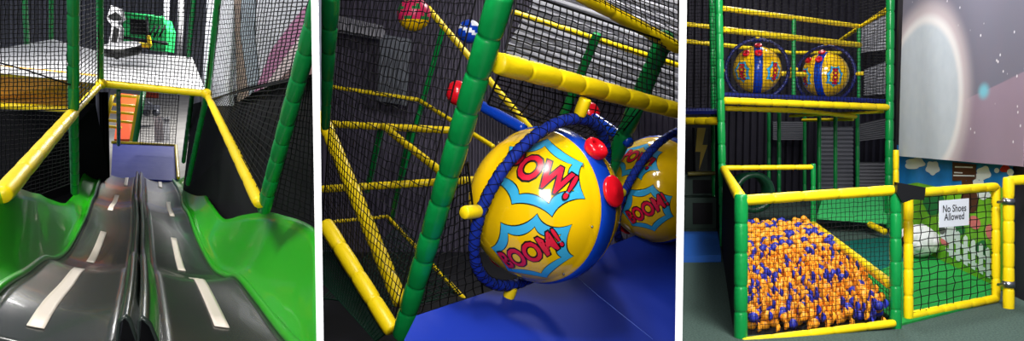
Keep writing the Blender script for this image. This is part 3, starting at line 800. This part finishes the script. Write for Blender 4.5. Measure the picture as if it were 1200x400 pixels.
# drop the balls in one by one; each rolls to the lowest of a few nearby resting places
fn = V((-eW.y, eW.x, 0)).normalized(); re_ = rb * .95; cell = {}
def rest_z(x, y):
    f = (V((x, y, 0)) - CO[0]).dot(fn)
    z = rb + .008 if f < rb * 5 else max(rb + .008, heap(x, y) - rb * 4.4)
    cx_, cy_ = int(x / (2 * rb)), int(y / (2 * rb))
    for a in (-1, 0, 1):
        for b in (-1, 0, 1):
            for q in cell.get((cx_ + a, cy_ + b), ()):
                d2 = (q.x - x) ** 2 + (q.y - y) ** 2
                if d2 < 4 * re_ * re_: z = max(z, q.z + math.sqrt(4 * re_ * re_ - d2))
    return z
xmin, xmax = min(c.x for c in CO), max(c.x for c in CO); miss = 0
while miss < 900 and len(pos) < 6000:
    best = None; x0, y0 = rnd.uniform(xmin, xmax), rnd.uniform(ymin, ymax)
    if not inside(V((x0, y0, 0)), rb): continue
    for t in range(10):
        x, y = (x0, y0) if t == 0 else (x0 + rnd.uniform(-2, 2) * rb, y0 + rnd.uniform(-2, 2) * rb)
        if not inside(V((x, y, 0)), rb): continue
        z = rest_z(x, y)
        if best is None or z < best[2]: best = (x, y, z)
    x, y, z = best
    if z > heap(x, y) - rb * .75: miss += 1; continue
    p = V((x, y, z)); pos.append(p); cell.setdefault((int(x / (2 * rb)), int(y / (2 * rb))), []).append(p)
tops = [p for p in pos if p.z > heap(p.x, p.y) - 2.0 * rb or (p - CO[0]).dot(fn) < rb * 2.2]
pos.sort(key=lambda p: (p - EYE).length)
# the balls that can be seen largest are individuals
up_first = sorted(tops, key=lambda p: (p - EYE).length)
single = set(id(p) for p in up_first[:300]); ball_me = {}
mt = MB(); mt.ball((0, 0, 0), rb, 14, 9)
cur = {}
nO = nB = 0
rest = MB()
def isblue(p):
    return (.5 * math.sin(p.x * 9.1 + 2.1) * math.sin(p.y * 7.3 + .7) + rnd.uniform(-1.0, 1.0)) > .4
for p in pos:
    blue = isblue(p); key = 'b' if blue else 'o'
    if id(p) in single:
        if key not in cur:
            o = MB(); o.ball((0, 0, 0), rb, 16, 10); o = o.build('plastic_ball', BALLB if blue else BALLO); cur[key] = o
            src = o
        else:
            src = cur[key].copy(); COL.objects.link(src)
        # mesh origin sits at the bottom of the ball
        src.location = p - V((0, 0, rb))
        src.rotation_euler = (0, 0, 0)
        tag(src, 'blue plastic ball lying in the front of the ball pit' if blue else 'orange plastic ball lying in the front of the ball pit', 'ball', 'blue balls at the front of the pit' if blue else 'orange balls at the front of the pit')
    else:
        rest.ball(p, rb, 12, 8, 1 if blue else 0)
tag(rest.build('plastic_balls', [BALLO, BALLB]), 'the many orange and blue balls filling the rear of the ball pit', 'balls', None, 'stuff')

# ---- turf behind the gate
GL, GR = fl(1054, 386), fl(1170, 357)
tz = .02
def tf(px, py): return hit(px, py, V((0, 0, tz)), up)
w_end = WB + wn * .01
k = MB(); A_, B_ = V((GL.x, GL.y + .06, 0)), V((GR.x - .02, GR.y + .06, 0))
Cw = hw(1165, 336, .02); Cw = V((Cw.x, Cw.y, 0)); Dw = V((WA.x, WA.y, 0)) + wn * .02 - wd * 1.0
E_ = V((A_.x, A_.y, 0)) + (PBR - PFR) * .42
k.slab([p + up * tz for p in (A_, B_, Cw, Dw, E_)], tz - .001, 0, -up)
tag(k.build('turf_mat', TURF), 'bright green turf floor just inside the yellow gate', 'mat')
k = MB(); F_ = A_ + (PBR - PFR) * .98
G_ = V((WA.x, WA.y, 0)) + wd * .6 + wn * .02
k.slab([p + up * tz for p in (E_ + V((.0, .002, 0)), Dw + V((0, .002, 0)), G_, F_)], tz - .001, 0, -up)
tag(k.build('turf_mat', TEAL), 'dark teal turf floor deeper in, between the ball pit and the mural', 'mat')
k = MB(); k.slab([at(958, 250, 12.3), at(1040, 256, 12.0), at(1040, 228, 13.5), at(966, 226, 13.5)], -.1)
tag(k.build('padded_step', mat('mid_green_vinyl', (60, 190, 104), .5)), 'green padded step behind the low yellow pit rail', 'step')
k = MB(); k.sleeve(at(1019, 263 - 0, 12.0), at(1037, 272, 11.6), .05, .2); tag(k.build('padded_rail', YELLOW), 'short yellow rail at the foot of the tall green post behind the pit', 'rail')
# ---- gate
gt = empty('gate', fl(1064, 377), 'yellow padded gate with black net and a paper notice', 'gate')
gY0, gY1 = 6.75, 7.45
for p, q, r in (((1064.5, 374, gY0), (1064.5, 226, gY0), .040), ((1167, 350, gY1), (1167, 218, gY1), .040), ((1064, 227, gY0), (1167, 219, gY1), .042), ((1064, 371, gY0), (1168, 350, gY1), .040)):
    pst(gt, at(*p), at(*q), r, YELLOW, .24, 'stile' if p[0] == q[0] else 'rail')
net('net', None, [at(1069, 367, gY0), at(1163, 347, gY1), at(1163, 224, gY1), at(1069, 232, gY0)], 10, 16, .0048, parent=gt, seed=41, jit=.15)
gp = empty('gate_post', fl(1181, 366), 'yellow padded gate post with two grey hinges, at the open side of the gate', 'post')
pst(gp, at(1182, 366, 7.2), at(1182, 208, 7.2), .048, YELLOW, .22, 'pole')
k = MB(); k.sleeve(at(1182, 212, 7.2), at(1215, 210, 7.2), .046, .2); k.build('arm', YELLOW, gp)
for y in (236, 333):
    k = MB(); k.lathe(at(1182, y, 7.2), up, [(-.03, .045), (-.03, .056), (.03, .056), (.03, .045)], 20); k.tube([at(1170, y + 1, 7.32), at(1178, y, 7.15)], .016, 8); k.build('hinge', STEEL, gp)
pch = MB(); Yp = 6.42
pch.slab([at(x, y, Yp) for x, y in [(1052, 214), (1085, 220), (1083, 235), (1070, 234), (1058, 238), (1051, 226)]], .06, 0, (0, 1, 0))
tag(pch.build('latch_cover', BLACKV), 'black fabric latch cover wrapped around the corner between pit and gate', 'cover')
# paper notice
sg = empty('notice', at(1118, 266, 6.98), 'white paper notice reading No Shoes Allowed on the gate', 'sign')
ga, gb = at(1064, 250, gY0), at(1167, 245, gY1); gd = (gb - ga).normalized(); gn = V((gd.y, -gd.x, 0)).normalized()
if gn.y > 0: gn = -gn
GPn = ga + gn * .035
q = [hit(x, y, GPn, gn) for x, y in [(1100, 267), (1135, 264), (1135, 232.5), (1100.5, 235.5)]]
k = MB(); k.slab(q, .004, 0, gn); k.build('paper', PAPER, sg)
k = MB(); cx = (q[0] + q[1] + q[2] + q[3]) / 4 + gn * .0055; ex = (q[1] - q[0]).normalized(); ez = (q[3] - q[0]).normalized(); sc_ = (q[1] - q[0]).length
for body, off in (('No Shoes', .04), ('Allowed', -.035)):
    vs, fs = text_mesh(body, sc_ * .2, sc_ * .003)
    k.add([cx + ex * x + ez * (y + off) for x, y in vs], fs, 0, False)
k.build('lettering', INK, sg)

# ---- mural and banner on the wall
mu = MB()
def wp(poly, mi, off): mu.add([hw(x, y, off) for x, y in poly], [tuple(range(len(poly)))], mi, False)
mu.slab([hw(1051, 300, .012), hw(1165, 336, .012), hw(1186, 346, .012), hw(1186, 175, .012), hw(1051, 170, .012)], .01, 0, -wn)
def blob(cx, cy, rx, ry, mi, off, n=20, lobes=0, a=.12): wp([(cx + rx * (1 + a * math.sin(lobes * t)) * math.cos(t), cy + ry * (1 + a * math.sin(lobes * t)) * math.sin(t)) for t in [2 * pi * i / n for i in range(n)]], mi, off)
wp([(1051, 218), (1075, 214), (1110, 222), (1150, 216), (1186, 222), (1186, 346), (1165, 336), (1051, 300)], 2, .014)
blob(1073, 191, 11, 6, 1, .016, 24, 4); blob(1069, 193, 8, 6, 1, .018, 24, 3); blob(1093, 197, 8, 8, 1, .016, 24, 5)
blob(1153, 203, 8, 8, 1, .016, 24, 4); blob(1149, 207, 8, 4, 1, .018); blob(1168, 200, 3, 3, 1, .016)
wp([(1116, 190), (1144, 193), (1144, 211), (1116, 212)], 4, .018)
wp([(1127, 211), (1132, 211), (1132, 230), (1127, 230)], 4, .017)
for y0, x0, x1 in ((195, 1119, 1140), (201.5, 1118, 1128), (205, 1117, 1142)): wp([(x0, y0), (x1, y0 + .6), (x1, y0 + 2), (x0, y0 + 1.6)], 1, .02)
blob(1178, 198, 6, 4.5, 6, .018, 20, 3); blob(1184, 202, 4, 4, 1, .02)
blob(1136, 232, 10, 20, 4, .018, 24, 3); blob(1144, 214, 4, 4, 1, .02); blob(1150, 214, 3, 4, 1, .02); blob(1152, 228, 9, 6, 1, .017, 24, 5)
blob(1142, 261, 7, 8, 5, .02, 20, 2); blob(1160, 272, 5, 9, 5, .02, 20, 2); blob(1108, 282, 6, 6, 5, .02)
blob(1112, 274, 10, 10, 1, .0215, 20, 5); blob(1104, 270, 4, 5, 7, .023)
# picket fence
for x in (1112, 1120, 1129, 1138, 1147, 1155):
    y0 = 294 + (x - 1110) * .55; wp([(x, y0 - 26), (x + 2.5, y0 - 29), (x + 5, y0 - 26), (x + 5, y0 + 8), (x, y0 + 5)], 1, .025)
for dy_ in (-18, -4): wp([(1108, 294 + dy_), (1162, 322 + dy_), (1162, 327 + dy_), (1108, 298 + dy_)], 1, .023)
for cx, cy, rx, ry in ((1125, 268, 6, 9), (1150, 292, 8, 10), (1096, 240, 14, 12)): blob(cx, cy, rx, ry, 3, .0155, 20, 4)
tag(mu.build('wall_mural', [SKYB, PWHITE, PGREEN, PDGREEN, PBROWN, PPINK, PRED, BLACK]), 'cartoon farm mural of sky, clouds, grass and picket fence below the moon banner', 'mural')
# white round woolly seat in front of the mural
k = MB(); c = tf(1076, 302) + V((0, 0, .215))
k.ball(c, .225, 24, 16, squash=(1, 1.0, .95))
for i in range(26):
    a = rnd.uniform(0, 2 * pi); z = rnd.uniform(-.5, .9); r = math.sqrt(1 - z * z); k.ball(c + V((r * math.cos(a), r * math.sin(a), z * .9)) * .17, .083, 10, 7)
wl = empty('woolly_stool', c - V((0, 0, .215)), 'round white woolly sheep shaped stool on the turf behind the gate net', 'stool')
k.build('body', WHITEV, wl)
k = MB(); k.ball(c + V((-.2, -.06, .0)), .07, 14, 10, squash=(.8, .9, 1.2)); k.build('face', BLACKV, wl)

# moon banner
bn = WB + wn * .10
def hb_(x, y): return hit(x, y, bn, wn)
cs = [hb_(1053, 183), hb_(1199, 195.5), hb_(1199, -25), hb_(1053, -25)]
bw = (cs[1] - cs[0]); 
bm = bpy.data.materials.new('moon_print'); bm.use_nodes = True; nt = bm.node_tree; N = nt.nodes; Lk = nt.links; bs = N['Principled BSDF']
bs.inputs['Roughness'].default_value = .75; bs.inputs['Specular IOR Level'].default_value = .2
uv = N.new('ShaderNodeUVMap')
sep = N.new('ShaderNodeSeparateXYZ'); Lk.new(uv.outputs[0], sep.inputs[0])
def mth(op, a, b=None, clamp=False):
    m = N.new('ShaderNodeMath'); m.operation = op; m.use_clamp = clamp
    for i, x in enumerate((a, b)):
        if x is None: continue
        if isinstance(x, (int, float)): m.inputs[i].default_value = x
        else: Lk.new(x, m.inputs[i])
    return m.outputs[0]
b0 = cs[0]; ex = V((bw.x, bw.y, 0)).normalized()
def buv(x, y):
    p = hb_(x, y) - b0; return p.dot(ex), p.z
def mixc(fac, a, b):
    m = N.new('ShaderNodeMix'); m.data_type = 'RGBA'
    if isinstance(fac, float): m.inputs[0].default_value = fac
    else: Lk.new(fac, m.inputs[0])
    for i, x in ((6, a), (7, b)):
        if isinstance(x, tuple): m.inputs[i].default_value = x
        else: Lk.new(x, m.inputs[i])
    return m.outputs[2]
U, W = sep.outputs[0], sep.outputs[1]
def ell(cx, cy, rx, ry):
    c = buv(cx, cy); e = buv(cx + rx, cy); f = buv(cx, cy - ry)
    du = mth('DIVIDE', mth('SUBTRACT', U, c[0]), abs(e[0] - c[0])); dv = mth('DIVIDE', mth('SUBTRACT', W, c[1]), abs(f[1] - c[1]))
    return mth('SQRT', mth('ADD', mth('MULTIPLY', du, du), mth('MULTIPLY', dv, dv)))
def ss(x, lo, hi):
    m = N.new('ShaderNodeMapRange'); m.interpolation_type = 'SMOOTHSTEP'
    Lk.new(x, m.inputs[0]); m.inputs[1].default_value = lo; m.inputs[2].default_value = hi; m.inputs[3].default_value = 0; m.inputs[4].default_value = 1
    return m.outputs[0]
# violet lower field below the slanted line (1125,120)-(1192,88)
pA, pB = buv(1125, 120), buv(1192, 88); sl_ = (pB[1] - pA[1]) / (pB[0] - pA[0])
lineh = mth('SUBTRACT', W, mth('ADD', mth('MULTIPLY', U, sl_), pA[1] - sl_ * pA[0]))
nz = N.new('ShaderNodeTexNoise'); nz.inputs['Scale'].default_value = 3; Lk.new(uv.outputs[0], nz.inputs['Vector'])
colr = mixc(ss(lineh, -.01, .01), lin((150, 132, 150)), lin((112, 114, 130)))
colr = mixc(mth('MULTIPLY', nz.outputs['Fac'], .35), colr, lin((128, 112, 128)))
moon = ell(1078, 118, 50, 97)
colr = mixc(mth('SUBTRACT', 1, ss(moon, 1.0, 1.28)), colr, lin((196, 184, 190)))
nz2 = N.new('ShaderNodeTexNoise'); nz2.inputs['Scale'].default_value = 5; nz2.inputs['Detail'].default_value = 5; Lk.new(uv.outputs[0], nz2.inputs['Vector'])
moonc = mixc(nz2.outputs['Fac'], lin((184, 195, 206)), lin((202, 211, 220)))
rim = mth('MULTIPLY', ss(moon, .86, .95), mth('SUBTRACT', 1, ss(moon, .95, 1.06)))
colr = mixc(mth('SUBTRACT', 1, ss(moon, .93, 1.0)), colr, moonc)
colr = mixc(rim, colr, lin((226, 224, 226)))
cy = ell(1153, 107, 8, 12)
colr = mixc(mth('SUBTRACT', 1, ss(cy, .2, 1.1)), colr, lin((120, 186, 204)))
vo = N.new('ShaderNodeTexVoronoi'); vo.inputs['Scale'].default_value = 6.5; Lk.new(uv.outputs[0], vo.inputs['Vector'])
stars = mth('MULTIPLY', mth('SUBTRACT', 1, ss(vo.outputs['Distance'], .06, .13)), ss(moon, 1.1, 1.2))
colr = mixc(stars, colr, lin((222, 218, 226)))
Lk.new(colr, bs.inputs['Base Color'])
me = bpy.data.meshes.new('moon_banner'); nx, nzv = 120, 4; vs = []; uvs = []
topz = cs[3].z
for i in range(nx + 1):
    for j in range(nzv + 1):
        p = cs[0].lerp(cs[1], i / nx); z = p.z + (topz - p.z) * j / nzv; rip = .006 * math.sin(i * .16 + j * .75)
        vs.append(V((p.x, p.y, z)) + wn * rip); uvs.append(((V((p.x, p.y, 0)) - V((b0.x, b0.y, 0))).dot(ex), z - b0.z))
org = (cs[0] + cs[1]) / 2
fs = [(i * (nzv + 1) + j, (i + 1) * (nzv + 1) + j, (i + 1) * (nzv + 1) + j + 1, i * (nzv + 1) + j + 1) for i in range(nx) for j in range(nzv)]
me.from_pydata([p - org for p in vs], [], fs); ul = me.uv_layers.new(name='UVMap')
for lp in me.loops: ul.data[lp.index].uv = uvs[lp.vertex_index]
me.materials.append(bm)
bo = bpy.data.objects.new('moon_banner', me); COL.objects.link(bo); bo.location = org
md = bo.modifiers.new('cloth', 'SOLIDIFY'); md.thickness = .006
tag(bo, 'large hanging fabric banner printed with a pale moon and stars', 'banner')
# dark steel column beside the banner and the yellow stub below
k = MB(); a = at(1051.5, 240, 12.6); k.box(V((a.x, a.y, 3)), .055, .08, 3.0)
tag(k.build('steel_column', mat('charcoal_paint', (34, 33, 38), .5)), 'tall charcoal column between the tall green post and the moon banner', 'column')
k = MB(); k.sleeve(at(1050, 176, 11.0), at(1050, 224, 11.0), .04, .25); tag(k.build('padded_post', YELLOW), 'short yellow post under the corner of the moon banner', 'post')
# tower nets
net('safety_net', 'black net across the upper front of the tower before the spinners', [at(849, 116, 10.95), at(1038, 123, 12.3), at(1040, -10, 12.3), at(846, -10, 10.95)], 46, 32, .0042, seed=51)
net('safety_net', 'black net on the upper side of the tower beside the partition', [at(801.2, 140, 12.0), at(842, 138, 11.2), at(838, -10, 11.2), at(801.2, -10, 12.0)], 11, 36, .0045, seed=52)
net('safety_net', 'black net at the far end of the upper tower beside the pale cladding', [at(1008, 114, 13.6), at(1038, 120, 12.35), at(1039, -8, 12.35), at(1008, 0, 13.6)], 14, 34, .004, seed=53)

# ================================================================== LIGHT
w = bpy.data.worlds.new('hall'); S.world = w; w.use_nodes = True
w.node_tree.nodes['Background'].inputs[0].default_value = lin((150, 155, 170)); w.node_tree.nodes['Background'].inputs[1].default_value = .55
def lamp(name, loc, target, size, power, col=(1, 1, 1), sy=None):
    l = bpy.data.lights.new(name, 'AREA'); l.shape = 'RECTANGLE'; l.size = size; l.size_y = sy or size; l.energy = power; l.color = col
    o = bpy.data.objects.new(name, l); COL.objects.link(o); o.location = loc
    o.rotation_euler = (V(target) - V(loc)).to_track_quat('-Z', 'Y').to_euler(); return o
# overhead lamps: unseen ceiling lights of the hall, plus added fills as marked
lamp('overhead_lamp', (-3.1, 3.2, 5.4), (-1.8, 5.2, 0), .9, 165, (1, .97, .92))
lamp('overhead_lamp', (-5.0, 7.2, 5.6), (-5.6, 12, 1.2), 1.0, 330, (1, .98, .95))
lamp('overhead_lamp', (-6.9, 7.4, 4.4), (-6.0, 9.6, 2.0), .6, 60, (1, .97, .9))  # added fill to lift the orange barrier
lamp('overhead_lamp', (-8.5, 24, 7.5), (-8.5, 24, 1), 3, 1500, (1, .98, .95))
for x in (-.35, .1, .55): lamp('overhead_lamp', (x, 1.9, 4.0), (.15, 3.8, 1.2), .22, 42, (1, .98, .95), .5)
lamp('overhead_lamp', (1.2, 7.8, 4.6), (1.0, 8.5, 1), .8, 120, (1, .98, .95))  # added to brighten the pale cladding at the back
lamp('overhead_lamp', (2.2, 3.6, 4.4), (3.2, 7.6, .6), 1.2, 330, (1, .98, .95))  # added front fill aimed at the ball pit
lamp('overhead_lamp', (3.9, 8.4, 5.4), (4.2, 10.5, .8), 1.0, 200, (1, .98, .95))
lamp('overhead_lamp', (5.2, 14.0, 5.6), (5.0, 14, 0), 1.0, 90, (1, .98, .95))
lamp('front_fill_lamp', (0, -2.2, 3.4), (0, 3, 1.2), 1.6, 230, (1, .98, .95))  # added fill behind the camera for the partition ends and bay fronts

S.view_settings.view_transform = 'Standard'; S.view_settings.look = 'None'; S.view_settings.gamma = 1; S.view_settings.exposure = .3
S.view_settings.use_curve_mapping = False
